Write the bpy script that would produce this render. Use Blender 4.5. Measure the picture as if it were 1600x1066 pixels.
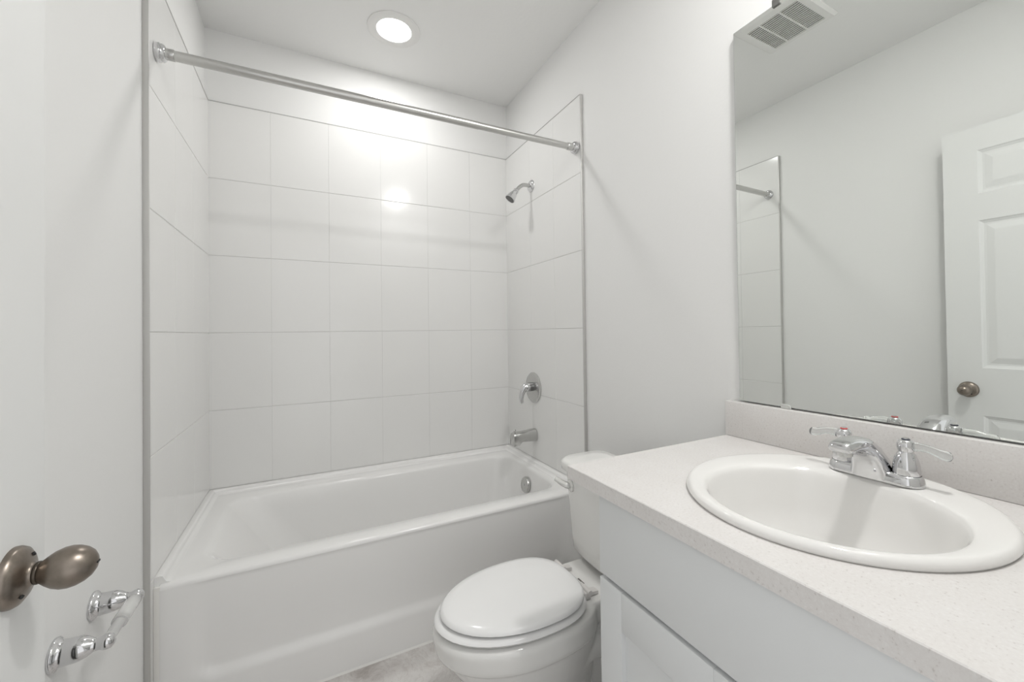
import bpy, bmesh, math, random
from mathutils import Vector, Matrix
random.seed(7)
PI = math.pi
for o in list(bpy.data.objects):
    bpy.data.objects.remove(o)
SC = bpy.context.scene
COL = SC.collection

# ------------------------------------------------------------------ camera
YAW, PITCH, ROLL = 0.48665, 0.010936, -0.012637
CAMLOC = Vector((0.3979, -2.3454, 1.1605))
F_PX = 648.356
fwd = Vector((math.sin(YAW) * math.cos(PITCH), math.cos(YAW) * math.cos(PITCH), math.sin(PITCH)))
rt = fwd.cross(Vector((0, 0, 1))).normalized()
up = rt.cross(fwd)
r2 = rt * math.cos(ROLL) + up * math.sin(ROLL)
u2 = up * math.cos(ROLL) - rt * math.sin(ROLL)
cam_data = bpy.data.cameras.new('camera')
cam_data.sensor_fit = 'HORIZONTAL'
cam_data.sensor_width = 36.0
cam_data.lens = F_PX / 1600 * 36.0
cam_data.shift_x = -24.1 / 1600
cam_data.shift_y = -21.85 / 1600
cam_data.clip_start = 0.01
cam = bpy.data.objects.new('camera', cam_data)
M = Matrix((r2, u2, -fwd)).transposed().to_4x4()
M.translation = CAMLOC
cam.matrix_world = M
COL.objects.link(cam)
SC.camera = cam

# ------------------------------------------------------------------ light, exposure
SC.view_settings.view_transform = 'Standard'
SC.view_settings.look = 'None'
SC.view_settings.gamma = 1.0
SC.view_settings.use_curve_mapping = False
SC.view_settings.exposure = 0.75
world = bpy.data.worlds.new('world')
SC.world = world
world.use_nodes = True
world.node_tree.nodes['Background'].inputs[0].default_value = (1.0, 1.0, 1.0, 1)
WORLD_STRENGTH = 0.62
world.node_tree.nodes['Background'].inputs[1].default_value = WORLD_STRENGTH
CEILING_LAMP = 6.0       # glow of the recessed lamps' diffusers
TUB_LAMP_POWER = 2.25      # watts of light from the recessed lamp above the tub
SINK_LAMP_POWER = 5.7     # ... and from the one above the sink


# ------------------------------------------------------------------ materials
def mat(name, color, rough=0.5, metal=0.0, spec=0.5, emit=None, coat=0.0, trans=0.0, ior=1.45):
    m = bpy.data.materials.new(name)
    m.use_nodes = True
    b = m.node_tree.nodes['Principled BSDF']
    b.inputs['Base Color'].default_value = (*color, 1)
    b.inputs['Roughness'].default_value = rough
    b.inputs['Metallic'].default_value = metal
    b.inputs['Specular IOR Level'].default_value = spec
    b.inputs['Coat Weight'].default_value = coat
    b.inputs['Transmission Weight'].default_value = trans
    b.inputs['IOR'].default_value = ior
    if emit:
        b.inputs['Emission Color'].default_value = (*emit[0], 1)
        b.inputs['Emission Strength'].default_value = emit[1]
    return m


def nodes_of(m):
    nt = m.node_tree
    return nt, nt.nodes['Principled BSDF']


def noise(nt, scale, detail=4.0, rough=0.55, dist=0.0, vec=None):
    tc = nt.nodes.new('ShaderNodeTexCoord')
    n = nt.nodes.new('ShaderNodeTexNoise')
    n.inputs['Scale'].default_value = scale
    n.inputs['Detail'].default_value = detail
    n.inputs['Roughness'].default_value = rough
    n.inputs['Distortion'].default_value = dist
    nt.links.new(tc.outputs['Object'], n.inputs['Vector'])
    return n


def ramp(nt, src, stops):
    r = nt.nodes.new('ShaderNodeValToRGB')
    e = r.color_ramp.elements
    while len(e) < len(stops):
        e.new(0.5)
    for i, (p, c) in enumerate(stops):
        e[i].position = p
        e[i].color = (*c, 1)
    nt.links.new(src, r.inputs['Fac'])
    return r


def add_bump(m, scale, strength, dist):
    nt, b = nodes_of(m)
    n = noise(nt, scale, 3.0)
    bp = nt.nodes.new('ShaderNodeBump')
    bp.inputs['Strength'].default_value = strength
    bp.inputs['Distance'].default_value = dist
    nt.links.new(n.outputs['Fac'], bp.inputs['Height'])
    nt.links.new(bp.outputs['Normal'], b.inputs['Normal'])


PAINT = mat('wall_paint', (0.87, 0.87, 0.86), 0.75, spec=0.2)
add_bump(PAINT, 90.0, 0.12, 0.002)
CEIL = mat('ceiling_paint', (0.91, 0.91, 0.90), 0.8, spec=0.2)
add_bump(CEIL, 60.0, 0.15, 0.003)
TILE = mat('glazed_tile', (0.87, 0.868, 0.855), 0.14, spec=0.5)
GROUT = mat('tile_grout', (0.66, 0.655, 0.64), 0.7)
TRIM_METAL = mat('satin_trim_metal', (0.60, 0.595, 0.58), 0.42, 0.6)
ACRYLIC = mat('tub_enamel', (0.90, 0.896, 0.885), 0.12, spec=0.5)
PORCELAIN = mat('porcelain', (0.85, 0.845, 0.825), 0.06, spec=0.55)
SINK_WHITE = mat('sink_porcelain', (0.86, 0.85, 0.83), 0.06, spec=0.55)
SEAT_WHITE = mat('seat_plastic', (0.90, 0.90, 0.895), 0.16, spec=0.5)
HINGE_PLASTIC = mat('hinge_plastic', (0.72, 0.70, 0.68), 0.4)
CHROME = mat('chrome', (0.70, 0.70, 0.71), 0.04, 1.0)
CHROME_SOFT = mat('soft_chrome', (0.58, 0.58, 0.57), 0.22, 1.0)
ROD_METAL = mat('rod_metal', (0.60, 0.595, 0.58), 0.28, 1.0)
NICKEL = mat('aged_nickel', (0.34, 0.29, 0.245), 0.32, 1.0)
DARK = mat('dark_gap', (0.03, 0.03, 0.03), 0.6)
CLEAR = mat('clear_acrylic', (0.90, 0.92, 0.92), 0.08, trans=0.9, ior=1.45)
CABINET = mat('cabinet_paint', (0.77, 0.785, 0.79), 0.4, spec=0.35)
DOOR_PAINT = mat('door_paint', (0.80, 0.805, 0.795), 0.4, spec=0.35)
PLASTIC = mat('vent_plastic', (0.86, 0.855, 0.84), 0.5)
MIRROR = mat('mirror_silver', (0.855, 0.875, 0.855), 0.0, 1.0)
MIRROR_EDGE = mat('mirror_edge', (0.42, 0.44, 0.42), 0.25, 0.3)
RED = mat('red_mark', (0.7, 0.12, 0.12), 0.4)
BLUE = mat('dark_mark', (0.07, 0.075, 0.10), 0.4)
CAULK = mat('white_caulk', (0.82, 0.81, 0.78), 0.5)
LAMP = mat('lamp_diffuser', (1, 1, 1), 0.5, emit=((1.0, 0.99, 0.975), CEILING_LAMP))

# quartz: pale with fine specks
QUARTZ = mat('pale_quartz', (0.8, 0.78, 0.76), 0.22, spec=0.5)
nt, b = nodes_of(QUARTZ)
n1 = noise(nt, 230.0, 3.0, 0.6)
r1 = ramp(nt, n1.outputs['Fac'], [(0.28, (0.62, 0.59, 0.57)), (0.37, (0.77, 0.748, 0.733)), (0.62, (0.80, 0.782, 0.768)), (0.74, (0.84, 0.83, 0.82))])
n2 = noise(nt, 12.0, 2.0)
r2n = ramp(nt, n2.outputs['Fac'], [(0.35, (0.97, 0.965, 0.96)), (0.65, (1.0, 1.0, 1.0))])
mx = nt.nodes.new('ShaderNodeMixRGB')
mx.blend_type = 'MULTIPLY'
mx.inputs[0].default_value = 1.0
nt.links.new(r1.outputs[0], mx.inputs[1])
nt.links.new(r2n.outputs[0], mx.inputs[2])
nt.links.new(mx.outputs[0], b.inputs['Base Color'])

# floor: grey-white marble look vinyl
FLOOR = mat('marble_vinyl', (0.6, 0.58, 0.56), 0.35, spec=0.4)
nt, b = nodes_of(FLOOR)
n1 = noise(nt, 6.0, 9.0, 0.66, 0.4)
r1 = ramp(nt, n1.outputs['Fac'], [(0.30, (0.46, 0.425, 0.40)), (0.44, (0.64, 0.61, 0.59)), (0.56, (0.76, 0.74, 0.72)), (0.75, (0.82, 0.80, 0.78))])
n2 = noise(nt, 9.0, 6.0, 0.6, 2.5)
r2n = ramp(nt, n2.outputs['Fac'], [(0.47, (1, 1, 1)), (0.495, (0.66, 0.62, 0.60)), (0.50, (0.66, 0.62, 0.60)), (0.53, (1, 1, 1))])
mx = nt.nodes.new('ShaderNodeMixRGB')
mx.blend_type = 'MULTIPLY'
mx.inputs[0].default_value = 0.3
nt.links.new(r1.outputs[0], mx.inputs[1])
nt.links.new(r2n.outputs[0], mx.inputs[2])
nt.links.new(mx.outputs[0], b.inputs['Base Color'])

# knob: brushed variation
nt, b = nodes_of(NICKEL)
n1 = noise(nt, 70.0, 3.0)
r1 = ramp(nt, n1.outputs['Fac'], [(0.3, (0.225, 0.195, 0.165)), (0.7, (0.30, 0.26, 0.225))])
nt.links.new(r1.outputs[0], b.inputs['Base Color'])


# ------------------------------------------------------------------ mesh helpers
def world_loc(o):
    v = Vector((0, 0, 0))
    while o:
        v += o.location
        o = o.parent
    return v


def obj(name, bm, material, parent=None, smooth=True, angle=38, origin=None, mods=None):
    """links a bmesh given in world coordinates as ONE mesh object"""
    bmesh.ops.remove_doubles(bm, verts=bm.verts, dist=1e-6)
    bmesh.ops.recalc_face_normals(bm, faces=bm.faces)
    me = bpy.data.meshes.new(name)
    if parent is not None:
        off = world_loc(parent)
    elif origin is not None:
        off = Vector(origin)
    else:
        off = Vector((0, 0, 0))
    for v in bm.verts:
        v.co -= off
    bm.to_mesh(me)
    bm.free()
    for m in (material if isinstance(material, (list, tuple)) else [material]):
        me.materials.append(m)
    if smooth:
        me.polygons.foreach_set('use_smooth', [True] * len(me.polygons))
        me.set_sharp_from_angle(angle=math.radians(angle))
    o = bpy.data.objects.new(name, me)
    COL.objects.link(o)
    if parent is not None:
        o.parent = parent
    else:
        o.location = off
    return o


def thing(name, loc, label, cat, group=None):
    o = bpy.data.objects.new(name, None)
    o.empty_display_size = 0.05
    o.location = loc
    COL.objects.link(o)
    o['label'] = label
    o['category'] = cat
    if group:
        o['group'] = group
    return o


def tag(o, label, cat, group=None):
    o['label'] = label
    o['category'] = cat
    if group:
        o['group'] = group
    return o


def struct(o, label=None):
    o['kind'] = 'structure'
    if label:
        o['label'] = label
    return o


def box(bm, lo, hi, bevel=0.0, seg=2):
    lo, hi = Vector(lo), Vector(hi)
    t = bmesh.new()
    bmesh.ops.create_cube(t, size=1.0)
    for v in t.verts:
        v.co = Vector([(lo[i] + hi[i]) / 2 + v.co[i] * (hi[i] - lo[i]) for i in range(3)])
    if bevel > 0:
        bmesh.ops.bevel(t, geom=list(t.edges), offset=bevel, segments=seg, profile=0.5, affect='EDGES')
    merge(bm, t)
    return bm


def merge(bm, t):
    vm = {}
    for v in t.verts:
        vm[v] = bm.verts.new(v.co)
    for f in t.faces:
        try:
            nf = bm.faces.new([vm[v] for v in f.verts])
            nf.material_index = f.material_index
        except ValueError:
            pass
    t.free()


def B(lo, hi, bevel=0.0, seg=2):
    return box(bmesh.new(), lo, hi, bevel, seg)


def loft(bm, rings, cap0=True, cap1=True, closed=True):
    vs = [[bm.verts.new(p) for p in r] for r in rings]
    n = len(vs[0])
    for a, c in zip(vs[:-1], vs[1:]):
        for i in range(n if closed else n - 1):
            j = (i + 1) % n
            bm.faces.new((a[i], a[j], c[j], c[i]))
    if cap0:
        bm.faces.new(vs[0][::-1])
    if cap1:
        bm.faces.new(vs[-1])
    return bm


def frame(axis):
    a = Vector(axis).normalized()
    h = Vector((0, 0, 1)) if abs(a.z) < 0.9 else Vector((1, 0, 0))
    u = a.cross(h).normalized()
    return a, u, a.cross(u)


def lathe(bm, prof, org, axis, seg=40, sy=1.0):
    """prof: list of (radius, distance along the axis)"""
    a, u, w = frame(axis)
    org = Vector(org)
    rings = []
    for r, h in prof:
        rings.append([org + a * h + (u * math.cos(2 * PI * i / seg) + w * math.sin(2 * PI * i / seg) * sy) * max(r, 1e-4) for i in range(seg)])
    return loft(bm, rings)


def spline(pts, n):
    """Catmull-Rom through points (any dimension)"""
    P = [tuple(p) for p in pts]
    P = [tuple(2 * a - b for a, b in zip(P[0], P[1]))] + P + [tuple(2 * a - b for a, b in zip(P[-1], P[-2]))]
    out = []
    for k in range(1, len(P) - 2):
        for i in range(n):
            t = i / n
            q = []
            for p0, p1, p2, p3 in zip(P[k - 1], P[k], P[k + 1], P[k + 2]):
                q.append(0.5 * (2 * p1 + (p2 - p0) * t + (2 * p0 - 5 * p1 + 4 * p2 - p3) * t * t + (3 * p1 - p0 - 3 * p2 + p3) * t ** 3))
            out.append(tuple(q))
    out.append(P[-2])
    return out


def tube(bm, pts, rad, seg=20, n=6, flat=1.0):
    """pts may carry a 4th number: radius there"""
    if len(pts[0]) == 3:
        pts = [(*p, rad) for p in pts]
    S = spline(pts, n) if n > 1 else pts
    C = [Vector(s[:3]) for s in S]
    rings = []
    prev = None
    for i, c in enumerate(C):
        t = (C[min(i + 1, len(C) - 1)] - C[max(i - 1, 0)]).normalized()
        if prev is None:
            _, u, w = frame(t)
        else:
            u = (prev - t * prev.dot(t)).normalized()
            w = t.cross(u)
        prev = u
        r = S[i][3]
        rings.append([c + (u * math.cos(2 * PI * k / seg) + w * math.sin(2 * PI * k / seg) * flat) * r for k in range(seg)])
    return loft(bm, rings)


def rrect(x0, x1, y0, y1, r, z, k=10):
    """rounded rectangle ring, counter-clockwise"""
    r = max(min(r, (x1 - x0) / 2 - 1e-4, (y1 - y0) / 2 - 1e-4), 1e-4)
    out = []
    for cx, cy, a0 in ((x1 - r, y1 - r, 0), (x0 + r, y1 - r, PI / 2), (x0 + r, y0 + r, PI), (x1 - r, y0 + r, 1.5 * PI)):
        for i in range(k):
            a = a0 + PI / 2 * i / (k - 1)
            out.append(Vector((cx + r * math.cos(a), cy + r * math.sin(a), z)))
    return out


def prism(bm, poly, ax, lo, hi):
    """poly: list of 2D points in the two other axes, extruded along axis ax"""
    def mk(p, h):
        v = [0, 0, 0]
        o = [i for i in range(3) if i != ax]
        v[o[0]], v[o[1]], v[ax] = p[0], p[1], h
        return Vector(v)
    return loft(bm, [[mk(p, lo) for p in poly], [mk(p, hi) for p in poly]])


def mirror_fix(o):
    return o


# ------------------------------------------------------------------ the room
W = 1.5
XL, XR = -0.014, 1.513        # painted faces of the left and right walls
YF, YN = 0.012, -2.362        # painted faces of the far and near walls
ZC = 2.578
TILE_TOP, TILE_END = 2.2384, -0.7995

struct(obj('floor', B((-0.14, YN - 1.2, -0.06), (1.64, 0.14, 0.0)), FLOOR, smooth=False), 'grey and white marbled vinyl floor')
struct(obj('ceiling', B((-0.14, YN - 0.11, ZC), (1.64, 0.14, ZC + 0.08)), CEIL, smooth=False), 'white painted ceiling')
wl = struct(obj('wall_left', B((XL - 0.1, YN - 0.11, 0.0), (XL, YF, ZC)), PAINT, smooth=False), 'white painted wall on the left')
wr = struct(obj('wall_right', B((XR, YN - 0.11, 0.0), (XR + 0.1, YF, ZC)), PAINT, smooth=False), 'white painted wall on the right behind the mirror')
wf = struct(obj('wall_far', B((XL - 0.1, YF, 0.0), (XR + 0.1, YF + 0.1, ZC)), PAINT, smooth=False), 'white painted wall behind the bathtub')
DOOR_X0, DOOR_X1, DOOR_H = 0.066, 0.86, 2.03
bm = bmesh.new()
box(bm, (XL, YN - 0.11, 0), (DOOR_X0, YN, ZC))
box(bm, (DOOR_X1, YN - 0.11, 0), (XR, YN, ZC))
box(bm, (DOOR_X0, YN - 0.11, DOOR_H), (DOOR_X1, YN, ZC))
struct(obj('wall_near', bm, PAINT, smooth=False), 'white painted wall with the doorway')
for nm, lo, hi in (('baseboard_right', (XR - 0.013, -1.63, 0.0), (XR, TILE_END - 0.004, 0.085)),
                   ('baseboard_left', (XL, YN, 0.0), (XL + 0.013, TILE_END - 0.004, 0.085))):
    struct(obj(nm, B(lo, hi, 0.003), DOOR_PAINT), 'white painted baseboard')

ROWS = [TILE_TOP - 0.35538 * k for k in range(7)]


def tile_panel(parent, fn, cols, rows, width):
    """fn(u, v, d) -> world point, d = distance out of the wall. Tiles as bevelled slabs on a grout bed."""
    bm = bmesh.new()
    # grout bed
    u0, u1, v0, v1 = cols[0], cols[-1], rows[-1], rows[0]
    loft(bm, [[fn(u0, v0, 0), fn(u1, v0, 0), fn(u1, v1, 0), fn(u0, v1, 0)],
              [fn(u0, v0, width - 0.0014), fn(u1, v0, width - 0.0014), fn(u1, v1, width - 0.0014), fn(u0, v1, width - 0.0014)]])
    for f in bm.faces:
        f.material_index = 1
    g, gv, e = 0.0011, 0.0002, 0.0013
    for a, c in zip(cols[:-1], cols[1:]):
        for t, s in zip(rows[:-1], rows[1:]):
            ga = gv if a != cols[0] else 0
            gc = gv if c != cols[-1] else 0
            gt = g if t != rows[0] else 0
            gs = g if s != rows[-1] else 0
            tx, ty = random.uniform(-1, 1) * 0.0005, random.uniform(-1, 1) * 0.0003
            q = [(a + ga, s + gs, -tx - ty), (c - gc, s + gs, tx - ty), (c - gc, t - gt, tx + ty), (a + ga, t - gt, -tx + ty)]
            inner = [(1, 1), (-1, 1), (-1, -1), (1, -1)]
            base = [bm.verts.new(fn(u, v, width - 0.002)) for u, v, d in q]
            mid = [bm.verts.new(fn(u, v, width - 0.0009 + d * .5)) for u, v, d in q]
            top = [bm.verts.new(fn(u + 0.6 * e * i * (u not in (cols[0], cols[-1])), v + e * j, width + d * .5)) for (u, v, d), (i, j) in zip(q, inner)]
            for A, C in ((base, mid), (mid, top)):
                for i in range(4):
                    j = (i + 1) % 4
                    bm.faces.new((A[i], A[j], C[j], C[i]))
            bm.faces.new(top)
    me_bm = bm
    bmesh.ops.recalc_face_normals(me_bm, faces=me_bm.faces)
    o = obj('tile_panel', me_bm, [TILE, GROUT], parent, smooth=False)
    return o


tile_panel(wf, lambda u, v, d: Vector((u, YF - d, v)), [-0.0005, 0.243, 0.497, 0.751, 1.004, 1.258, 1.5005], ROWS + [0.0], YF - 0.0)
tile_panel(wl, lambda u, v, d: Vector((XL + d, u, v)), [TILE_END, -0.537, -0.284, 0.0], ROWS + [0.0], -XL)
tile_panel(wr, lambda u, v, d: Vector((XR - d, u, v)), [TILE_END, -0.561, -0.312, 0.0], ROWS + [0.0], XR - W)
# thin grout line along the top of the tiling
TOPLINE = mat('edge_grout', (0.52, 0.515, 0.505), 0.7)
for par, lo, hi in ((wf, (0.0, -0.0012, TILE_TOP - 0.0005), (1.5, YF, TILE_TOP + 0.0028)),
                    (wl, (XL, TILE_END, TILE_TOP - 0.0005), (0.0012, 0.0, TILE_TOP + 0.0028)),
                    (wr, (W - 0.0012, TILE_END, TILE_TOP - 0.0005), (XR, 0.0, TILE_TOP + 0.0028))):
    obj('top_grout', B(lo, hi), TOPLINE, par, smooth=False)
# metal edging profile on the open tile edges
bm = B((XL, TILE_END - 0.006, 0.0), (0.0012, TILE_END - 0.0002, TILE_TOP + 0.002), 0.0012)
obj('edge_trim', bm, TRIM_METAL, wl)
bm = B((W - 0.0012, TILE_END - 0.006, 0.0), (XR, TILE_END - 0.0002, TILE_TOP + 0.002), 0.0012)
obj('edge_trim', bm, TRIM_METAL, wr)


# ------------------------------------------------------------------ recessed ceiling lamps
lathe_p = [(0.118, 0.0), (0.118, 0.003), (0.112, 0.006), (0.092, 0.0075), (0.078, 0.0055), (0.0745, 0.001), (0.0745, 0.0)]
for LX, LY, power, lab in ((0.762, -0.363, TUB_LAMP_POWER, 'round white recessed lamp glowing in the ceiling above the bathtub'),
                    (1.226, -2.130, SINK_LAMP_POWER, 'round white recessed lamp in the ceiling above the sink')):
    t = thing('recessed_light', (LX, LY, ZC), lab, 'lamp', 'recessed ceiling lamps')
    obj('trim_ring', lathe(bmesh.new(), lathe_p, (LX, LY, ZC - 0.0002), (0, 0, -1), 64), PLASTIC, t)
    obj('diffuser', lathe(bmesh.new(), [(0.0735, 0.0), (0.0735, 0.003), (0.06, 0.0048), (0.0, 0.0055)], (LX, LY, ZC - 0.0006), (0, 0, -1), 64), LAMP, t)
    ld = bpy.data.lights.new('beam', 'AREA')
    ld.shape = 'DISK'
    ld.size = 0.146
    ld.energy = power
    ld.color = (1.0, 0.99, 0.975)
    lo_ = bpy.data.objects.new('beam', ld)
    COL.objects.link(lo_)
    lo_.parent = t
    lo_.location = (0, 0, -0.008)

# ------------------------------------------------------------------ ceiling exhaust vent
t = thing('exhaust_vent', (0.64, -1.215, ZC), 'square white slatted exhaust vent on the ceiling, seen in the mirror', 'vent')
x0, x1, y0, y1 = 0.498, 0.782, -1.362, -1.076
gx0, gx1, gy0, gy1 = 0.52, 0.745, -1.335, -1.108
bm = bmesh.new()
for lo, hi in (((x0, y0), (gx0, y1)), ((gx1, y0), (x1, y1)), ((gx0, y0), (gx1, gy0)), ((gx0, gy1), (gx1, y1))):
    rz = ZC - 0.013
    box(bm, (lo[0], lo[1], rz), (hi[0], hi[1], ZC - 0.0003), 0.0)
# sloped skirt
loft(bm, [rrect(x0 - 0.012, x1 + 0.012, y0 - 0.012, y1 + 0.012, 0.012, ZC - 0.0003, 6), rrect(x0 - 0.012, x1 + 0.012, y0 - 0.012, y1 + 0.012, 0.012, ZC - 0.004, 6), rrect(x0, x1, y0, y1, 0.006, ZC - 0.013, 6)], False, False)
obj('cover_frame', bm, PLASTIC, t, angle=25)
bm = bmesh.new()
n = 17
for i in range(n):
    xc = gx0 + (i + 0.5) * (gx1 - gx0) / n
    # angled louvre
    prism(bm, [(xc - 0.0024, ZC - 0.0128), (xc + 0.0024, ZC - 0.0128), (xc + 0.0018, ZC - 0.0085), (xc - 0.0018, ZC - 0.0085)], 1, gy0, gy1)
for yc in (-1.168, -1.258):
    box(bm, (gx0, yc - 0.003, ZC - 0.0127), (gx1, yc + 0.003, ZC - 0.0085))
bm2 = bm
sl = obj('slats', bm2, PLASTIC, t, smooth=False)
obj('shade_backing', B((gx0, gy0, ZC - 0.0078), (gx1, gy1, ZC - 0.0004)), DARK, t, smooth=False)  # solid black backing, its colour stands in for the shade behind the slats

# ------------------------------------------------------------------ bathtub
TX0, TX1, TY0, TY1, RZ = 0.0100, 1.4900, -0.780, -0.0012, 0.438
t = thing('bathtub', (0.75, -0.39, 0), 'white alcove bathtub with a recessed front panel between tiled walls', 'bathtub')
bm = bmesh.new()


def tring(x0, x1, y0, y1, r, z):
    out = rrect(x0, x1, y0, y1, r, z, 14)
    if r <= 0.023:                      # rim: flattened front corners
        for p in out:
            if p.y < y0 + r:
                p.y = y0 + (p.y - y0) * 0.22
    return out


def lerp(a, b, s):
    return tuple(p + (q - p) * s for p, q in zip(a, b))


RO = (TX0, TX1, TY0, TY1)
CR = 0.022
rings = [tring(TX0, TX1, TY0, TY1, CR, RZ - 0.014),
         tring(TX0 + 0.0005, TX1 - 0.0005, TY0 + 0.001, TY1, CR, RZ - 0.008),
         tring(TX0 + 0.002, TX1 - 0.002, TY0 + 0.004, TY1, CR, RZ - 0.003),
         tring(TX0 + 0.005, TX1 - 0.005, TY0 + 0.010, TY1, CR, RZ),
         tring(0.030, 1.468, -0.745, -0.030, 0.05, RZ + 0.0005)]
key = [  # x0, x1, y0, y1, corner radius, z
    (0.085, 1.440, -0.700, -0.085, 0.100, RZ),
    (0.100, 1.434, -0.692, -0.096, 0.100, RZ - 0.006),
    (0.118, 1.429, -0.685, -0.104, 0.100, RZ - 0.022),
    (0.165, 1.420, -0.674, -0.114, 0.105, RZ - 0.085),
    (0.250, 1.402, -0.658, -0.128, 0.115, 0.23),
    (0.330, 1.382, -0.640, -0.145, 0.125, 0.13),
    (0.395, 1.355, -0.618, -0.168, 0.130, 0.088),
    (0.470, 1.310, -0.580, -0.205, 0.120, 0.070),
    (0.70, 1.10, -0.45, -0.33, 0.05, 0.064)]
for k in spline(key, 5):
    rings.append(tring(*k))
loft(bm, rings, False, True)
# raised tiling flange along the three walls
prof = [(-0.0094, RZ - 0.01), (-0.0094, RZ + 0.0225), (0.005, RZ + 0.0235), (0.009, RZ + 0.021), (0.012, RZ + 0.012), (0.017, RZ + 0.004), (0.027, RZ + 0.0003), (0.027, RZ - 0.01)]
P = []
for d, z in prof:
    e = max(d, 0.0)
    P.append([Vector((TX0 + d, TY0 + 0.012 + 0.2 * e, z)), Vector((TX0 + d, TY1 - e, z)), Vector((TX1 - d, TY1 - e, z)), Vector((TX1 - d, TY0 + 0.012 + 0.2 * e, z))])
loft(bm, [[P[i][k] for i in range(len(prof))] for k in range(4)])
# front panel with its shallow recess
NX, NZ = 90, 60
def sstep(a, b_, x):
    s = max(0.0, min(1.0, (x - a) / (b_ - a)))
    return s * s * (3 - 2 * s)
def inset(x, z):
    # rounded-rectangle recess
    cx, hx = (0.105 + 1.40) / 2, (1.40 - 0.105) / 2
    cz, hz = (0.142 + 0.41) / 2 + 0.03, (0.41 - 0.142) / 2 + 0.03
    r = 0.05
    qx, qz = abs(x - cx) - hx + r, abs(z - cz) - hz + r
    d = math.hypot(max(qx, 0), max(qz, 0)) + min(max(qx, qz), 0) - r
    s = sstep(0.022, -0.016, d)
    return 0.012 * s * (1 - 0.75 * sstep(0.16, 0.40, z))
XS = [TX0 + CR * (1 - math.cos(PI / 2 * i / 8)) for i in range(9)]
XS = XS + [TX0 + CR + (TX1 - TX0 - 2 * CR) * i / NX for i in range(1, NX)] + [TX0 + TX1 - x for x in XS[::-1]]
grid = []
for j in range(NZ + 1):
    z = (RZ - 0.014) * j / NZ
    row = []
    for x in XS:
        de = min(x - TX0, TX1 - x, CR)
        rnd = 0.22 * (CR - math.sqrt(max(CR * CR - (CR - de) ** 2, 0)))
        row.append(bm.verts.new((x, TY0 + rnd + (inset(x, z) if 0 < j < NZ else 0.0), z)))
    grid.append(row)
for j in range(NZ):
    for i in range(len(XS) - 1):
        bm.faces.new((grid[j][i], grid[j][i + 1], grid[j + 1][i + 1], grid[j + 1][i]))
obj('tub_shell', bm, ACRYLIC, t, angle=50)
# overflow plate and drain
OV = Vector((1.409, -0.390, 0.352))
ax = Vector((-1, 0, 0.16)).normalized()
ov = obj('overflow_plate', lathe(bmesh.new(), [(0.040, -0.006), (0.040, 0.004), (0.0375, 0.008), (0.033, 0.009), (0.031, 0.0075), (0.012, 0.009), (0, 0.010)], OV, ax, 48), CHROME_SOFT, t)
obj('screw', lathe(bmesh.new(), [(0.005, 0.008), (0.005, 0.0115), (0, 0.0125)], OV, ax, 16), CHROME, ov)
obj('drain', lathe(bmesh.new(), [(0.032, -0.006), (0.032, 0.003), (0.026, 0.005), (0.022, 0.002), (0, 0.004)], (1.20, -0.39, 0.068), (0, 0, 1), 32), CHROME, t)
for xa, xb in ((0.0004, TX0 + 0.006), (TX1 - 0.006, 1.4996)):
    obj('end_caulk', B((xa, TY0 + 0.0022, 0.0005), (xb, -0.70, RZ - 0.004), 0.0008), CAULK, t)
obj('caulk_bead', prism(bmesh.new(), [(TY0 - 0.006, 0.0005), (TY0 - 0.0005, 0.0005), (TY0 - 0.0005, 0.006)], 0, 0.012, 1.488), CAULK, t)

# ------------------------------------------------------------------ shower curtain rod
RA, RB = Vector((0.0012, -0.742, 2.0115)), Vector((1.4988, -0.772, 2.004))
t = thing('shower_curtain_rod', (RA + RB) / 2, 'brushed metal shower curtain rod spanning the tub alcove', 'curtain rod')
d = (RB - RA).normalized()
L = (RB - RA).length
fl = [(0.026, 0.0), (0.0275, 0.003), (0.0275, 0.009), (0.024, 0.013), (0.026, 0.016), (0.0225, 0.022), (0.018, 0.024)]
obj('wall_flange', lathe(bmesh.new(), fl, RA, d, 32), CHROME, t)
obj('wall_flange', lathe(bmesh.new(), fl, RB, -d, 32), CHROME, t)
obj('end_sleeve', lathe(bmesh.new(), [(0.0165, 0.02), (0.0165, 0.043), (0.0155, 0.045)], RA, d, 32), CHROME_SOFT, t)
obj('end_sleeve', lathe(bmesh.new(), [(0.0165, 0.02), (0.0165, 0.05), (0.0155, 0.052)], RB, -d, 32), CHROME_SOFT, t)
obj('outer_tube', lathe(bmesh.new(), [(0.0152, 0.03), (0.0152, 1.02)], RA, d, 32), ROD_METAL, t)
obj('inner_tube', lathe(bmesh.new(), [(0.0140, 1.0), (0.0140, L - 0.03)], RA, d, 32), ROD_METAL, t)

# ------------------------------------------------------------------ shower head, valve, spout
SY = -0.330
t = thing('showerhead', (W, SY, 1.968), 'chrome shower head on a bent arm high on the tiled wall', 'shower head')
obj('wall_flange', lathe(bmesh.new(), [(0.034, 0.0), (0.0335, 0.003), (0.028, 0.009), (0.016, 0.013), (0.0115, 0.014)], (W - 0.0003, SY, 1.968), (-1, 0, 0), 32), CHROME, t)
obj('shower_arm', tube(bmesh.new(), [(W - 0.005, SY, 1.968), (1.47, SY, 1.969), (1.448, SY, 1.966), (1.428, SY, 1.953), (1.408, SY, 1.932)], 0.0105, 20), CHROME_SOFT, t)
ha = Vector((-0.60, 0, -0.80)).normalized()
hd = obj('spray_head', lathe(bmesh.new(), [(0.011, 0.0), (0.0155, 0.004), (0.0165, 0.012), (0.013, 0.016), (0.0135, 0.02), (0.0175, 0.026), (0.0225, 0.043), (0.0275, 0.062), (0.0285, 0.066), (0.0285, 0.071), (0.0255, 0.072), (0.0245, 0.069), (0, 0.068)], (1.409, SY, 1.934), ha, 40), CHROME, t)
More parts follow.
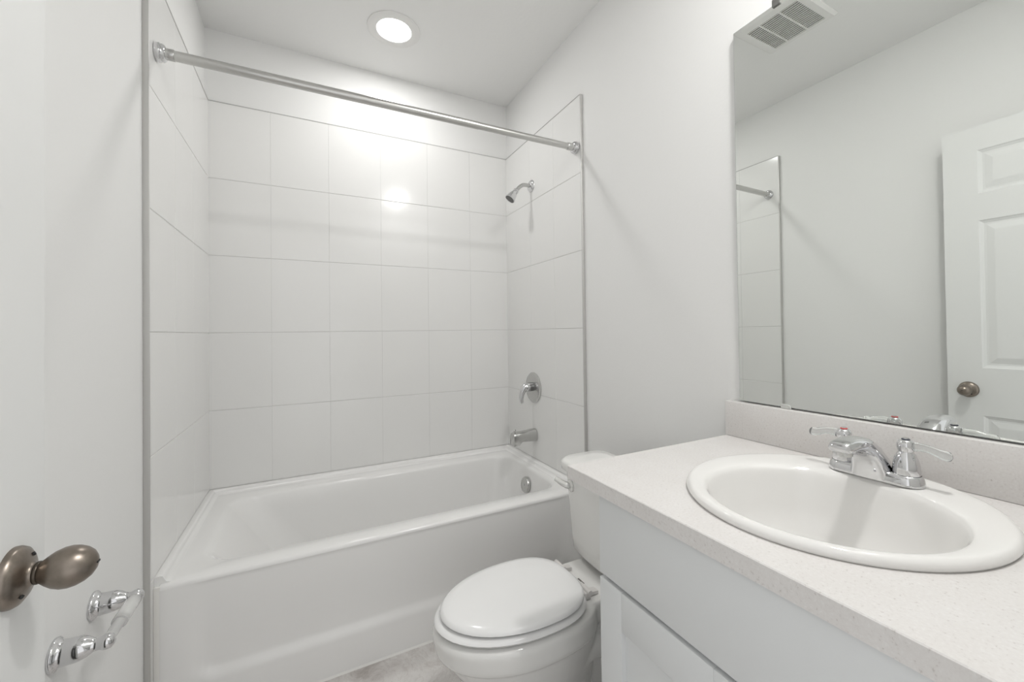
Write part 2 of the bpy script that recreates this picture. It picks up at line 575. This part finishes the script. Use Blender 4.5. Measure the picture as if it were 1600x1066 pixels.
obj('spray_face', lathe(bmesh.new(), [(0.0243, 0.0680), (0.0243, 0.0700), (0.01, 0.0715), (0, 0.0715)], (1.409, SY, 1.934), ha, 32), mat('spray_face_grey', (0.16, 0.16, 0.155), 0.5), hd)

t = thing('shower_valve', (W, SY, 0.851), 'round chrome shower valve plate with a curved lever on the tiled wall', 'shower valve')
obj('escutcheon', lathe(bmesh.new(), [(0.084, 0.0), (0.0845, 0.003), (0.080, 0.0075), (0.07, 0.009), (0.045, 0.0095), (0.03, 0.012), (0.0, 0.012)], (W - 0.0003, SY, 0.851), (-1, 0, 0), 56), CHROME_SOFT, t)
obj('valve_stem', lathe(bmesh.new(), [(0.024, 0.008), (0.024, 0.03), (0.02, 0.032)], (W, SY, 0.856), (-1, 0, 0), 32), mat('stem_dark_metal', (0.3, 0.3, 0.3), 0.25, 1.0), t)  # stem metal is a darker grey than the plate
bm = bmesh.new()
lathe(bm, [(0.021, 0.028), (0.0245, 0.034), (0.0245, 0.05), (0.02, 0.06), (0.009, 0.065), (0, 0.066)], (W, SY, 0.857), (-1, 0, -0.05), 32)
tube(bm, [(1.456, SY, 0.862, 0.021), (1.440, SY, 0.852, 0.021), (1.427, SY, 0.828, 0.0155), (1.421, SY, 0.797, 0.0115), (1.424, SY, 0.772, 0.0095)], 0.01, 18)
obj('lever', bm, CHROME, t)

t = thing('tub_spout', (W, SY - 0.004, 0.592), 'chrome tub spout with a diverter knob above the tub rim', 'tub spout')
SYY = SY - 0.005
bm = bmesh.new()
secs = []
for x, zt, zb, w in ((1.4985, 0.627, 0.560, 0.034), (1.488, 0.627, 0.560, 0.034), (1.455, 0.624, 0.562, 0.032), (1.418, 0.621, 0.565, 0.031), (1.404, 0.620, 0.560, 0.0305), (1.396, 0.620, 0.548, 0.030), (1.368, 0.618, 0.546, 0.0295), (1.362, 0.616, 0.547, 0.028), (1.359, 0.611, 0.551, 0.024)):
    ring = []
    for k in range(28):
        a = 2 * PI * k / 28
        c, s = math.cos(a), math.sin(a)
        e = 0.75 if x > 1.41 else 0.5
        ring.append(Vector((x, SYY + w * math.copysign(abs(c) ** e, c), (zt + zb) / 2 + (zt - zb) / 2 * math.copysign(abs(s) ** e, s))))
    secs.append(ring)
loft(bm, secs)
obj('spout_body', bm, CHROME_SOFT, t)
obj('diverter_knob', lathe(bmesh.new(), [(0.0035, -0.004), (0.0035, 0.011), (0.007, 0.014), (0.0075, 0.019), (0.004, 0.022)], (1.376, SYY, 0.613), (0, 0, 1), 20), CHROME_SOFT, t)

# ------------------------------------------------------------------ toilet
TC = -1.2805
t = thing('toilet', (1.10, TC, 0), 'white toilet with its lid down between bathtub and vanity', 'toilet')


def egg(xt, xb, hw, z, xw=0.93, n=56, yb=None, eb=0.75):
    """egg ring: tip at xt, back at xb, widest (half width hw) at xw"""
    out = []
    for i in range(n):
        a = 2 * PI * i / n
        c, s = math.cos(a), math.sin(a)
        if c < 0:
            out.append(Vector((xw + (xw - xt) * c, TC + hw * s, z)))
        else:
            out.append(Vector((xw + (xb - xw) * c ** eb, TC + hw * math.copysign(abs(s) ** eb, s), z)))
    return out


bm = bmesh.new()
rings = [egg(0.70, 1.13, 0.148, 0.388), egg(0.682, 1.14, 0.160, 0.384), egg(0.677, 1.145, 0.164, 0.372), egg(0.684, 1.15, 0.163, 0.335),
         egg(0.688, 1.15, 0.161, 0.326), egg(0.700, 1.15, 0.153, 0.318), egg(0.722, 1.15, 0.145, 0.285), egg(0.758, 1.15, 0.130, 0.235),
         egg(0.800, 1.15, 0.112, 0.185), egg(0.828, 1.15, 0.098, 0.13), egg(0.836, 1.15, 0.092, 0.07), egg(0.832, 1.15, 0.094, 0.03), egg(0.825, 1.15, 0.100, 0.0)]
loft(bm, rings)
t2 = bmesh.new()
# deck carrying the tank
loft(t2, [rrect(1.02, 1.41, TC - 0.085, TC + 0.085, 0.03, 0.300), rrect(1.02, 1.415, TC - 0.102, TC + 0.102, 0.03, 0.332), rrect(1.02, 1.42, TC - 0.108, TC + 0.108, 0.03, 0.352), rrect(1.02, 1.42, TC - 0.108, TC + 0.108, 0.03, 0.385), rrect(1.025, 1.415, TC - 0.104, TC + 0.104, 0.03, 0.3915)])
merge(bm, t2)
t2 = bmesh.new()
# back pedestal
loft(t2, [rrect(1.0, 1.36, TC - 0.102, TC + 0.102, 0.05, 0.0), rrect(1.0, 1.36, TC - 0.094, TC + 0.094, 0.05, 0.04), rrect(1.0, 1.34, TC - 0.060, TC + 0.060, 0.05, 0.08), rrect(1.0, 1.34, TC - 0.055, TC + 0.055, 0.05, 0.24), rrect(1.0, 1.36, TC - 0.075, TC + 0.075, 0.05, 0.345)])
merge(bm, t2)
for s in (-1, 1):
    tube(bm, [(0.93, TC + s * 0.055, 0.17, 0.05), (1.02, TC + s * 0.065, 0.225, 0.052), (1.11, TC + s * 0.066, 0.265, 0.05), (1.20, TC + s * 0.066, 0.225, 0.048), (1.225, TC + s * 0.066, 0.13, 0.047), (1.27, TC + s * 0.066, 0.05, 0.047)], 0.05, 18)
bowl = obj('bowl', bm, PORCELAIN, t)
rm = bowl.modifiers.new('union', 'REMESH')
rm.mode = 'VOXEL'
rm.voxel_size = 0.0045
rm.use_smooth_shade = True
sm = bowl.modifiers.new('soften', 'SMOOTH')
sm.factor = 0.5
sm.iterations = 4

# seat ring and lid
bm = bmesh.new()
SZ = 0.3925
loft(bm, [egg(0.700, 1.085, 0.145, SZ), egg(0.689, 1.10, 0.156, SZ + 0.002), egg(0.683, 1.105, 0.161, SZ + 0.009), egg(0.687, 1.10, 0.158, SZ + 0.015), egg(0.700, 1.09, 0.147, SZ + 0.0175),
          egg(0.745, 1.05, 0.105, SZ + 0.016), egg(0.752, 1.045, 0.099, SZ + 0.009), egg(0.748, 1.05, 0.103, SZ + 0.001)], False, False)
obj('seat', bm, SEAT_WHITE, t, angle=60)
bm = bmesh.new()
LZ = 0.4125
loft(bm, [egg(0.715, 1.085, 0.140, LZ), egg(0.705, 1.094, 0.148, LZ + 0.001), egg(0.6985, 1.100, 0.1535, LZ + 0.006), egg(0.700, 1.100, 0.152, LZ + 0.012), egg(0.708, 1.094, 0.145, LZ + 0.017), egg(0.730, 1.075, 0.126, LZ + 0.0205), egg(0.80, 1.03, 0.075, LZ + 0.022), egg(0.90, 0.96, 0.015, LZ + 0.0222)])
obj('lid', bm, SEAT_WHITE, t, angle=60)
for y in (TC + 0.0685, TC - 0.0685):
    bm = bmesh.new()
    box(bm, (1.088, y - 0.020, 0.393), (1.112, y + 0.020, 0.413), 0.004)
    lathe(bm, [(0.008, 0), (0.008, 0.05), (0.006, 0.052)], (1.104, y - 0.025, 0.412), (0, 1, 0), 16)
    prism(bm, [(1.108, 0.394), (1.142, 0.394), (1.142, 0.402), (1.120, 0.405), (1.112, 0.415), (1.104, 0.415)], 1, y - 0.011, y + 0.011)
    obj('hinge', bm, HINGE_PLASTIC, t)
obj('deck_slot', B((1.132, TC - 0.018, 0.3905), (1.137, TC + 0.012, 0.3926)), mat('slot_grey', (0.18, 0.17, 0.16), 0.6), bowl, smooth=False)

# tank
def tank_ring(xf, xb, hw, z, r=0.045, bulge=0.022):
    out = rrect(xf, xb, TC - hw, TC + hw, r, z, 12)
    # subdivide straight front by bulging: points near the front move out with a parabola
    res = []
    m = len(out)
    for i in range(m):
        p, q = out[i], out[(i + 1) % m]
        res.append(p)
        if i % 12 == 11:
            for k in range(1, 8):
                res.append(p.lerp(q, k / 8))
    for p in res:
        s = (p.x - xb) / (xf - xb)
        p.x -= bulge * max(0, s) ** 2 * (1 - ((p.y - TC) / hw) ** 2)
    return res


bm = bmesh.new()
loft(bm, [tank_ring(1.240, 1.375, 0.120, 0.404), tank_ring(1.222, 1.375, 0.150, 0.406), tank_ring(1.208, 1.375, 0.168, 0.420), tank_ring(1.207, 1.375, 0.176, 0.46), tank_ring(1.207, 1.375, 0.186, 0.53), tank_ring(1.206, 1.375, 0.196, 0.62), tank_ring(1.206, 1.375, 0.204, 0.672)])
tank = obj('tank', bm, PORCELAIN, t, angle=50)
obj('tank_gasket', B((1.255, TC - 0.10, 0.391), (1.37, TC + 0.10, 0.405)), mat('rubber_gasket', (0.25, 0.24, 0.23), 0.7), tank, smooth=False)
bm = bmesh.new()
loft(bm, [tank_ring(1.20, 1.380, 0.212, 0.6725), tank_ring(1.194, 1.386, 0.219, 0.676), tank_ring(1.193, 1.388, 0.221, 0.692), tank_ring(1.195, 1.386, 0.219, 0.702), tank_ring(1.203, 1.380, 0.211, 0.7085), tank_ring(1.23, 1.35, 0.17, 0.710)])
obj('tank_lid', bm, PORCELAIN, t, angle=60)
bm = bmesh.new()
lathe(bm, [(0.021, -0.004), (0.021, 0.004), (0.016, 0.007), (0, 0.008)], (1.193, TC + 0.132, 0.630), (-1, 0.12, 0), 24)
tube(bm, [(1.188, TC + 0.134, 0.630, 0.011), (1.176, TC + 0.142, 0.634, 0.011), (1.166, TC + 0.160, 0.640, 0.0095), (1.160, TC + 0.178, 0.646, 0.0085)], 0.01, 16)
obj('flush_lever', bm, mat('lever_chrome', (0.82, 0.82, 0.80), 0.15, 0.6), t)

# ------------------------------------------------------------------ vanity cabinet
CY0, CY1, CF = -2.326, -1.640, 0.953
t = thing('vanity_cabinet', (1.22, -1.93, 0), 'pale grey shaker vanity cabinet under the quartz countertop', 'cabinet')
bm = bmesh.new()
box(bm, (CF, CY1 - 0.018, 0.0), (XR - 0.002, CY1, 0.8195))
box(bm, (CF, CY0, 0.0), (XR - 0.002, CY0 + 0.018, 0.8195))
box(bm, (CF + 0.05, CY0 + 0.018, 0.09), (XR - 0.002, CY1 - 0.018, 0.108))
box(bm, (XR - 0.012, CY0 + 0.018, 0.108), (XR - 0.002, CY1 - 0.018, 0.8195))
box(bm, (CF + 0.06, CY0 + 0.018, 0.0), (CF + 0.075, CY1 - 0.018, 0.09))
for lo, hi in (((CF, CY0 + 0.018, 0.635), (CF + 0.018, CY1 - 0.018, 0.68)), ((CF, CY0 + 0.018, 0.785), (CF + 0.018, CY1 - 0.018, 0.8195)), ((CF, CY0 + 0.018, 0.09), (CF + 0.018, CY1 - 0.018, 0.12)), ((CF, -2.003, 0.12), (CF + 0.018, -1.963, 0.635))):
    box(bm, lo, hi)
obj('carcass', bm, CABINET, t, smooth=False)
DF = 0.934
obj('drawer_front', B((DF, CY0 + 0.002, 0.6580), (CF - 0.0005, CY1 - 0.002, 0.8175), 0.0015), CABINET, t)


def shaker(y0, y1, z0, z1):
    bm = bmesh.new()
    st, rl = 0.0655, 0.076
    x0, x1 = DF, CF - 0.0005
    box(bm, (x0, y0, z0), (x1, y0 + st, z1), 0.0012)
    box(bm, (x0, y1 - st, z0), (x1, y1, z1), 0.0012)
    box(bm, (x0 + 0.0001, y0 + st, z1 - rl), (x1, y1 - st, z1 - 0.0001), 0.0012)
    box(bm, (x0 + 0.0001, y0 + st, z0 + 0.0001), (x1, y1 - st, z0 + rl), 0.0012)
    box(bm, (x0 + 0.010, y0 + st - 0.002, z0 + rl - 0.002), (x1 - 0.002, y1 - st + 0.002, z1 - rl + 0.002))
    return bm


obj('door', shaker(-1.9815, CY1 - 0.002, 0.10, 0.6490), CABINET, t)
obj('door', shaker(CY0 + 0.002, -1.9845, 0.10, 0.6490), CABINET, t)

# ------------------------------------------------------------------ countertop with an oval cut-out, backsplash
CZ = 0.8505
KX0, KX1, KY0, KY1 = 0.9262, 1.5070, -2.328, -1.5362
bm = bmesh.new()
HC = Vector((1.215, -1.932))
HA, HB = 0.212, 0.214
angs = [2 * PI * i / 96 for i in range(96)] + [math.atan2(y - HC.y, x - HC.x) % (2 * PI) for x in (KX0, KX1) for y in (KY0, KY1)]
angs = sorted(angs)


def rect_hit(a):
    c, s = math.cos(a), math.sin(a)
    ts = []
    if abs(c) > 1e-9:
        ts.append(((KX1 if c > 0 else KX0) - HC.x) / c)
    if abs(s) > 1e-9:
        ts.append(((KY1 if s > 0 else KY0) - HC.y) / s)
    k = min(ts)
    return Vector((HC.x + c * k, HC.y + s * k))


def inset_rect(p, d):
    return Vector((min(max(p.x, KX0 + d), KX1 - d), min(max(p.y, KY0 + d), KY1 - d)))


hole = [Vector((HC.x + HA * math.cos(a), HC.y + HB * math.sin(a))) for a in angs]
outer = [rect_hit(a) for a in angs]
rg = [[Vector((*p, CZ - 0.030)) for p in hole], [Vector((*p, CZ)) for p in hole],
      [Vector((*inset_rect(p, 0.0015), CZ)) for p in outer], [Vector((*p, CZ - 0.0015)) for p in outer],
      [Vector((*p, CZ - 0.030)) for p in outer], [Vector((*p, CZ - 0.030)) for p in hole]]
loft(bm, rg, False, False)
tag(obj('countertop', bm, QUARTZ, None, origin=(1.22, -1.93, CZ - 0.03), angle=30), 'pale speckled quartz countertop on the vanity cabinet', 'countertop')
tag(obj('backsplash', B((1.481, KY0, CZ + 0.0004), (XR - 0.0004, KY1 + 0.002, 0.9505), 0.0015), QUARTZ, None, origin=(1.49, -1.93, CZ)), 'speckled quartz backsplash strip under the mirror', 'backsplash')

# ------------------------------------------------------------------ sink
t = thing('sink', (1.22, -1.93, CZ), 'white oval drop-in sink set into the quartz countertop', 'sink')


def ell(cx, cy, a, b_, z, n=96, dz=0.0):
    return [Vector((cx + a * math.cos(2 * PI * i / n), cy + b_ * math.sin(2 * PI * i / n), z)) for i in range(n)]


S0 = CZ + 0.0003
key = [(1.227, -1.929, 0.240, 0.2295, S0),
       (1.227, -1.929, 0.2425, 0.2320, S0 + 0.005),
       (1.227, -1.929, 0.2405, 0.2300, S0 + 0.011),
       (1.226, -1.929, 0.2340, 0.2240, S0 + 0.0150),
       (1.213, -1.931, 0.2140, 0.2090, S0 + 0.0152),
       (1.190, -1.936, 0.1860, 0.1900, S0 + 0.0135),
       (1.186, -1.938, 0.1790, 0.1830, S0 + 0.009),
       (1.184, -1.939, 0.1735, 0.1780, S0 - 0.002),
       (1.184, -1.939, 0.1640, 0.1690, S0 - 0.035),
       (1.186, -1.938, 0.1460, 0.1510, S0 - 0.085),
       (1.190, -1.937, 0.1100, 0.1150, S0 - 0.125),
       (1.195, -1.936, 0.0600, 0.0630, S0 - 0.142),
       (1.200, -1.935, 0.0260, 0.0260, S0 - 0.147)]
bm = bmesh.new()
# outer underside, then over the rim and into the bowl
under = [(1.20, -1.935, 0.030, 0.030, S0 - 0.160), (1.192, -1.936, 0.12, 0.125, S0 - 0.140), (1.186, -1.938, 0.165, 0.17, S0 - 0.085), (1.186, -1.938, 0.18, 0.185, S0 - 0.03), (1.190, -1.937, 0.182, 0.187, S0)]
loft(bm, [ell(*k) for k in under] + [ell(*k) for k in spline(key, 4)], True, True)
obj('basin', bm, SINK_WHITE, t, angle=70)
obj('drain', lathe(bmesh.new(), [(0.0245, -0.001), (0.0245, 0.002), (0.020, 0.0035), (0.017, 0.002), (0.016, 0.006), (0, 0.008)], (1.200, -1.935, S0 - 0.147), (0, 0, 1), 32), CHROME, t)

# ------------------------------------------------------------------ faucet
FX, FY, FZ = 1.388, -1.935, S0 + 0.0158
t = thing('faucet', (FX, FY, FZ), 'chrome two-handle faucet with clear levers on the sink rim', 'faucet')
bm = bmesh.new()
loft(bm, [rrect(FX - 0.027, FX + 0.027, FY - 0.0775, FY + 0.0775, 0.0265, FZ - 0.0002, 12), rrect(FX - 0.027, FX + 0.027, FY - 0.0775, FY + 0.0775, 0.0265, FZ + 0.003, 12),
          rrect(FX - 0.0245, FX + 0.0245, FY - 0.0750, FY + 0.0750, 0.024, FZ + 0.014, 12), rrect(FX - 0.021, FX + 0.021, FY - 0.0715, FY + 0.0715, 0.0205, FZ + 0.0185, 12), rrect(FX - 0.015, FX + 0.015, FY - 0.0655, FY + 0.0655, 0.0145, FZ + 0.0195, 12)])
obj('base_plate', bm, CHROME, t, angle=50)
# spout: sections between an upper and a lower curve, in the plane of the spout
top = [(FX + 0.030, FZ + 0.018), (FX + 0.016, FZ + 0.036), (FX - 0.010, FZ + 0.061), (FX - 0.040, FZ + 0.080), (FX - 0.075, FZ + 0.0870), (FX - 0.109, FZ + 0.0860), (FX - 0.126, FZ + 0.082), (FX - 0.133, FZ + 0.076)]
bot = [(FX - 0.031, FZ + 0.001), (FX - 0.034, FZ + 0.018), (FX - 0.044, FZ + 0.038), (FX - 0.060, FZ + 0.052), (FX - 0.082, FZ + 0.060), (FX - 0.110, FZ + 0.0620), (FX - 0.126, FZ + 0.0635), (FX - 0.133, FZ + 0.0695)]
wid = [0.034, 0.0300, 0.0250, 0.0215, 0.0200, 0.0195, 0.0185, 0.014]
S = spline([(*a, *b_, w) for a, b_, w in zip(top, bot, wid)], 4)
rings = []
for tx, tz, bx, bz, w in S:
    ring = []
    for k in range(32):
        a = 2 * PI * k / 32
        c, s = math.cos(a), math.sin(a)
        e = 0.55
        sy = w * math.copysign(abs(c) ** e, c)
        h = 0.5 + 0.5 * math.copysign(abs(s) ** e, s)
        ring.append(Vector((bx + (tx - bx) * h, FY + sy * (1.0 if h < 0.5 else 1.0 - 0.18 * (h - 0.5) * 2), bz + (tz - bz) * h)))
    rings.append(ring)
sp = obj('spout', loft(bmesh.new(), rings), CHROME, t, angle=50)
obj('aerator', lathe(bmesh.new(), [(0.0125, -0.004), (0.0125, 0.006), (0.0105, 0.008), (0.009, 0.005), (0, 0.005)], (FX - 0.108, FY, FZ + 0.0625), (0, 0, -1), 24), CHROME_SOFT, sp)
bm = bmesh.new()
lathe(bm, [(0.0025, 0), (0.0025, 0.026), (0.0052, 0.028), (0.0058, 0.033), (0.003, 0.037), (0, 0.0375)], (FX + 0.021, FY, FZ + 0.016), (0, 0, 1), 16)
obj('drain_lift_rod', bm, CHROME, t)
for s, mk, lab in ((1, RED, 'handle with a red mark'), (-1, BLUE, 'handle with a dark mark')):
    hy = FY + s * 0.0508
    h = obj('handle', lathe(bmesh.new(), [(0.01974, 0.0155), (0.02058, 0.019), (0.02041, 0.026), (0.01974, 0.036), (0.01722, 0.048), (0.01386, 0.056), (0.01134, 0.06), (0.01218, 0.063), (0.01361, 0.068), (0.01327, 0.075), (0.0105, 0.0805), (0.00672, 0.0825), (0.0, 0.0825)], (FX, hy, FZ), (0, 0, 1), 40), CHROME, t, angle=50)
    h['label'] = lab
    obj('handle_seal', lathe(bmesh.new(), [(0.0212, 0.0142), (0.0212, 0.0186), (0.017, 0.0188)], (FX, hy, FZ), (0, 0, 1), 40), DARK, h)
    bt = obj('index_button', lathe(bmesh.new(), [(0.0064, 0.0815), (0.0064, 0.0838), (0.0055, 0.0845), (0, 0.0847)], (FX, hy, FZ), (0, 0, 1), 24), mk, h)
    obj('button_cap', lathe(bmesh.new(), [(0.0047, 0.0845), (0.0043, 0.0856), (0, 0.0859)], (FX, hy, FZ), (0, 0, 1), 20), CHROME_SOFT, h)
    # clear acrylic lever, gently waved
    bm = bmesh.new()
    z0 = FZ + 0.071
    tube(bm, [(FX, hy + s * 0.012, z0, 0.0082), (FX, hy + s * 0.019, z0 + 0.0014, 0.0078), (FX - 0.001, hy + s * 0.032, z0 + 0.001, 0.0069), (FX - 0.002, hy + s * 0.045, z0 - 0.0025, 0.0074), (FX - 0.003, hy + s * 0.055, z0 - 0.005, 0.0088), (FX - 0.0035, hy + s * 0.0615, z0 - 0.005, 0.0080), (FX - 0.0035, hy + s * 0.0645, z0 - 0.0048, 0.0040)], 0.006, 20, 6, 1.0)
    lv = obj('lever', bm, CLEAR, h, angle=60)
    lv['label'] = 'clear acrylic lever'

# ------------------------------------------------------------------ mirror
MY0, MY1, MZ0, MZ1 = -2.335, -1.568, 0.9535, 2.0235
t = thing('mirror', (XR, -1.95, MZ0), 'large frameless wall mirror above the sink backsplash', 'mirror')
bm = B((1.5012, MY0, MZ0), (XR - 0.0005, MY1, MZ1), 0.0012, 1)
for f in bm.faces:
    f.material_index = 0 if f.normal.x < -0.9 else 1
bmesh.ops.recalc_face_normals(bm, faces=bm.faces)
bm.normal_update()
for f in bm.faces:
    f.material_index = 0 if (f.normal.x < -0.95) else 1
obj('mirror_glass', bm, [MIRROR, MIRROR_EDGE], t, smooth=False)
for yc in (-1.695, -2.21):
    bm = bmesh.new()
    box(bm, (1.4965, yc - 0.010, MZ1 - 0.008), (1.5008, yc + 0.010, MZ1 + 0.003), 0.001)
    box(bm, (1.4965, yc - 0.010, MZ1 + 0.0005), (XR - 0.0006, yc + 0.010, MZ1 + 0.012), 0.001)
    c = obj('top_clip', bm, mat('clip_metal', (0.25, 0.25, 0.24), 0.4, 0.7), t)
for yc in (-1.700, -2.21):
    bm = bmesh.new()
    prism(bm, [(yc - 0.014, MZ0 - 0.0025), (yc + 0.012, MZ0 - 0.0025), (yc + 0.012, MZ0 + 0.008), (yc - 0.006, MZ0 + 0.008), (yc - 0.012, MZ0 + 0.004)], 0, 1.4975, 1.5009)
    obj('bottom_clip', bm, mat('clip_plastic', (0.62, 0.63, 0.61), 0.25), t)

# ------------------------------------------------------------------ door standing open along the left wall
DX0, DX1, DY0, DY1, DZ0, DZ1 = 0.066, 0.100, -2.345, -1.587, 0.012, 2.006
bm = bmesh.new()
ys = [DY0, DY0 + 0.108, DY0 + 0.329, DY0 + 0.429, DY0 + 0.650, DY1]
zs = [DZ0, 0.225, 0.783, 0.983, 1.605, 1.719, 1.903, DZ1]
for side, xf in ((1, DX1), (-1, DX0)):
    for i in range(5):
        for j in range(7):
            a, c, lo, hi = ys[i], ys[i + 1], zs[j], zs[j + 1]
            if i in (1, 3) and j in (1, 3, 5):
                rr = []
                for off, dep in ((0, 0), (0.004, 0.004), (0.013, 0.0085), (0.020, 0.0085), (0.042, 0.0025), (0.046, 0.002)):
                    x = xf - side * dep
                    rr.append([Vector((x, a + off, lo + off)), Vector((x, c - off, lo + off)), Vector((x, c - off, hi - off)), Vector((x, a + off, hi - off))])
                loft(bm, rr, False, True)
            else:
                bm.faces.new([bm.verts.new(p) for p in ((xf, a, lo), (xf, c, lo), (xf, c, hi), (xf, a, hi))])
for j in range(7):
    for y in (DY0, DY1):
        bm.faces.new([bm.verts.new(p) for p in ((DX0, y, zs[j]), (DX1, y, zs[j]), (DX1, y, zs[j + 1]), (DX0, y, zs[j + 1]))])
for i in range(5):
    for z in (DZ0, DZ1):
        bm.faces.new([bm.verts.new(p) for p in ((DX0, ys[i], z), (DX1, ys[i], z), (DX1, ys[i + 1], z), (DX0, ys[i + 1], z))])
door = obj('door_1', bm, DOOR_PAINT, None, smooth=False, origin=(0.083, DY0, 0))
struct(door, 'white six-panel door standing open along the left wall')
KC = Vector((DX1, -1.6530, 0.8890))
prof = [(0.0330, -0.0005), (0.0330, 0.003), (0.0312, 0.007), (0.0255, 0.0110), (0.0175, 0.0140), (0.0138, 0.0155), (0.0120, 0.0175), (0.0118, 0.0195)]
kn = obj('door_knob', lathe(bmesh.new(), prof, KC, (1, 0, 0), 48), NICKEL, door)
kn['label'] = 'aged nickel egg-shaped knob with a round rose'
obj('collar', lathe(bmesh.new(), [(0.0118, 0.0188), (0.0124, 0.0196), (0.0124, 0.0216), (0.0118, 0.0225)], KC, (1, 0, 0), 40), mat('dark_bronze', (0.10, 0.085, 0.07), 0.35, 1.0), kn)
obj('grip', lathe(bmesh.new(), [(0.01114, 0.0218), (0.01248, 0.02403), (0.01651, 0.02905), (0.02016, 0.03463), (0.02266, 0.04132), (0.02323, 0.04746), (0.02208, 0.05415), (0.01901, 0.06084), (0.0144, 0.06642), (0.00864, 0.06999), (0.00384, 0.07155), (0.0, 0.072)], KC, (1, 0, 0), 48), NICKEL, kn)
obj('key_slot', B((KC.x + 0.0712, KC.y - 0.0035, KC.z - 0.001), (KC.x + 0.0724, KC.y + 0.0035, KC.z + 0.001)), DARK, kn, smooth=False)
for a in (1.0, 1.0 + PI):
    p = KC + Vector((0.0122, 0.0220 * math.cos(a), 0.0220 * math.sin(a)))
    obj('screw_hole', lathe(bmesh.new(), [(0.0022, -0.004), (0.0022, 0.0016), (0, 0.0017)], p, (0.86, 0.5 * math.cos(a), 0.5 * math.sin(a)), 16), DARK, kn)
obj('latch_plate', B((DX0 + 0.006, DY1 - 0.002, KC.z - 0.028), (DX1 - 0.006, DY1 + 0.0012, KC.z + 0.028), 0.0006), NICKEL, door)
# far-side knob, between door and wall
obj('back_knob', lathe(bmesh.new(), [(0.0365, -0.0005), (0.0365, 0.003), (0.03, 0.011), (0.013, 0.018), (0.0125, 0.024), (0.022, 0.034), (0.0252, 0.044), (0.022, 0.056), (0.01, 0.064), (0, 0.066)], (DX0, KC.y, KC.z), (-1, 0, 0), 40), NICKEL, door)
# door jamb lining
bm = bmesh.new()
struct(obj('trim_1', box(bm, (DOOR_X1 - 0.0, YN - 0.0005, 0.0), (DOOR_X1 + 0.058, YN + 0.012, DOOR_H + 0.058), 0.003), DOOR_PAINT), 'white door casing')

# ------------------------------------------------------------------ toilet paper holder
PZ = 0.583
YA, YB = -1.268, -1.112
t = thing('toilet_paper_holder', (XL, (YA + YB) / 2, PZ), 'chrome toilet paper holder with an empty clear roller on the left wall', 'toilet paper holder')
for y, s in ((YA, 1), (YB, -1)):
    bm = bmesh.new()
    lathe(bm, [(0.0285, 0.0002), (0.0290, 0.002), (0.0285, 0.005), (0.0255, 0.0075), (0.0225, 0.010), (0.0217, 0.018), (0.0215, 0.028), (0.0205, 0.037), (0.0168, 0.046), (0.0128, 0.052), (0.0108, 0.0565), (0.0108, 0.0625), (0.0130, 0.0675), (0.0136, 0.072), (0.0115, 0.079), (0.006, 0.083), (0, 0.084)], (XL, y, PZ), (1, 0, 0), 40)
    obj('post', bm, CHROME, t, angle=60)
RXX = XL + 0.071
ro = obj('roller', lathe(bmesh.new(), [(0.006, 0.010), (0.0085, 0.012), (0.0095, 0.014), (0.0095, 0.075), (0.0085, 0.0755)], (RXX, YA, PZ), (0, 1, 0), 32), mat('roller_plastic', (0.93, 0.93, 0.92), 0.18, trans=0.55, ior=1.3), t)
ro['label'] = 'narrow half of the clear plastic roller'
rs = obj('roller_sleeve', lathe(bmesh.new(), [(0.0100, 0.060), (0.0128, 0.060), (0.0132, 0.062), (0.0132, 0.138), (0.0115, 0.142), (0.006, 0.146)], (RXX, YA, PZ), (0, 1, 0), 32), mat('sleeve_plastic', (0.93, 0.93, 0.92), 0.18, trans=0.6, ior=1.3), t)
rs['label'] = 'wider half of the clear plastic roller'
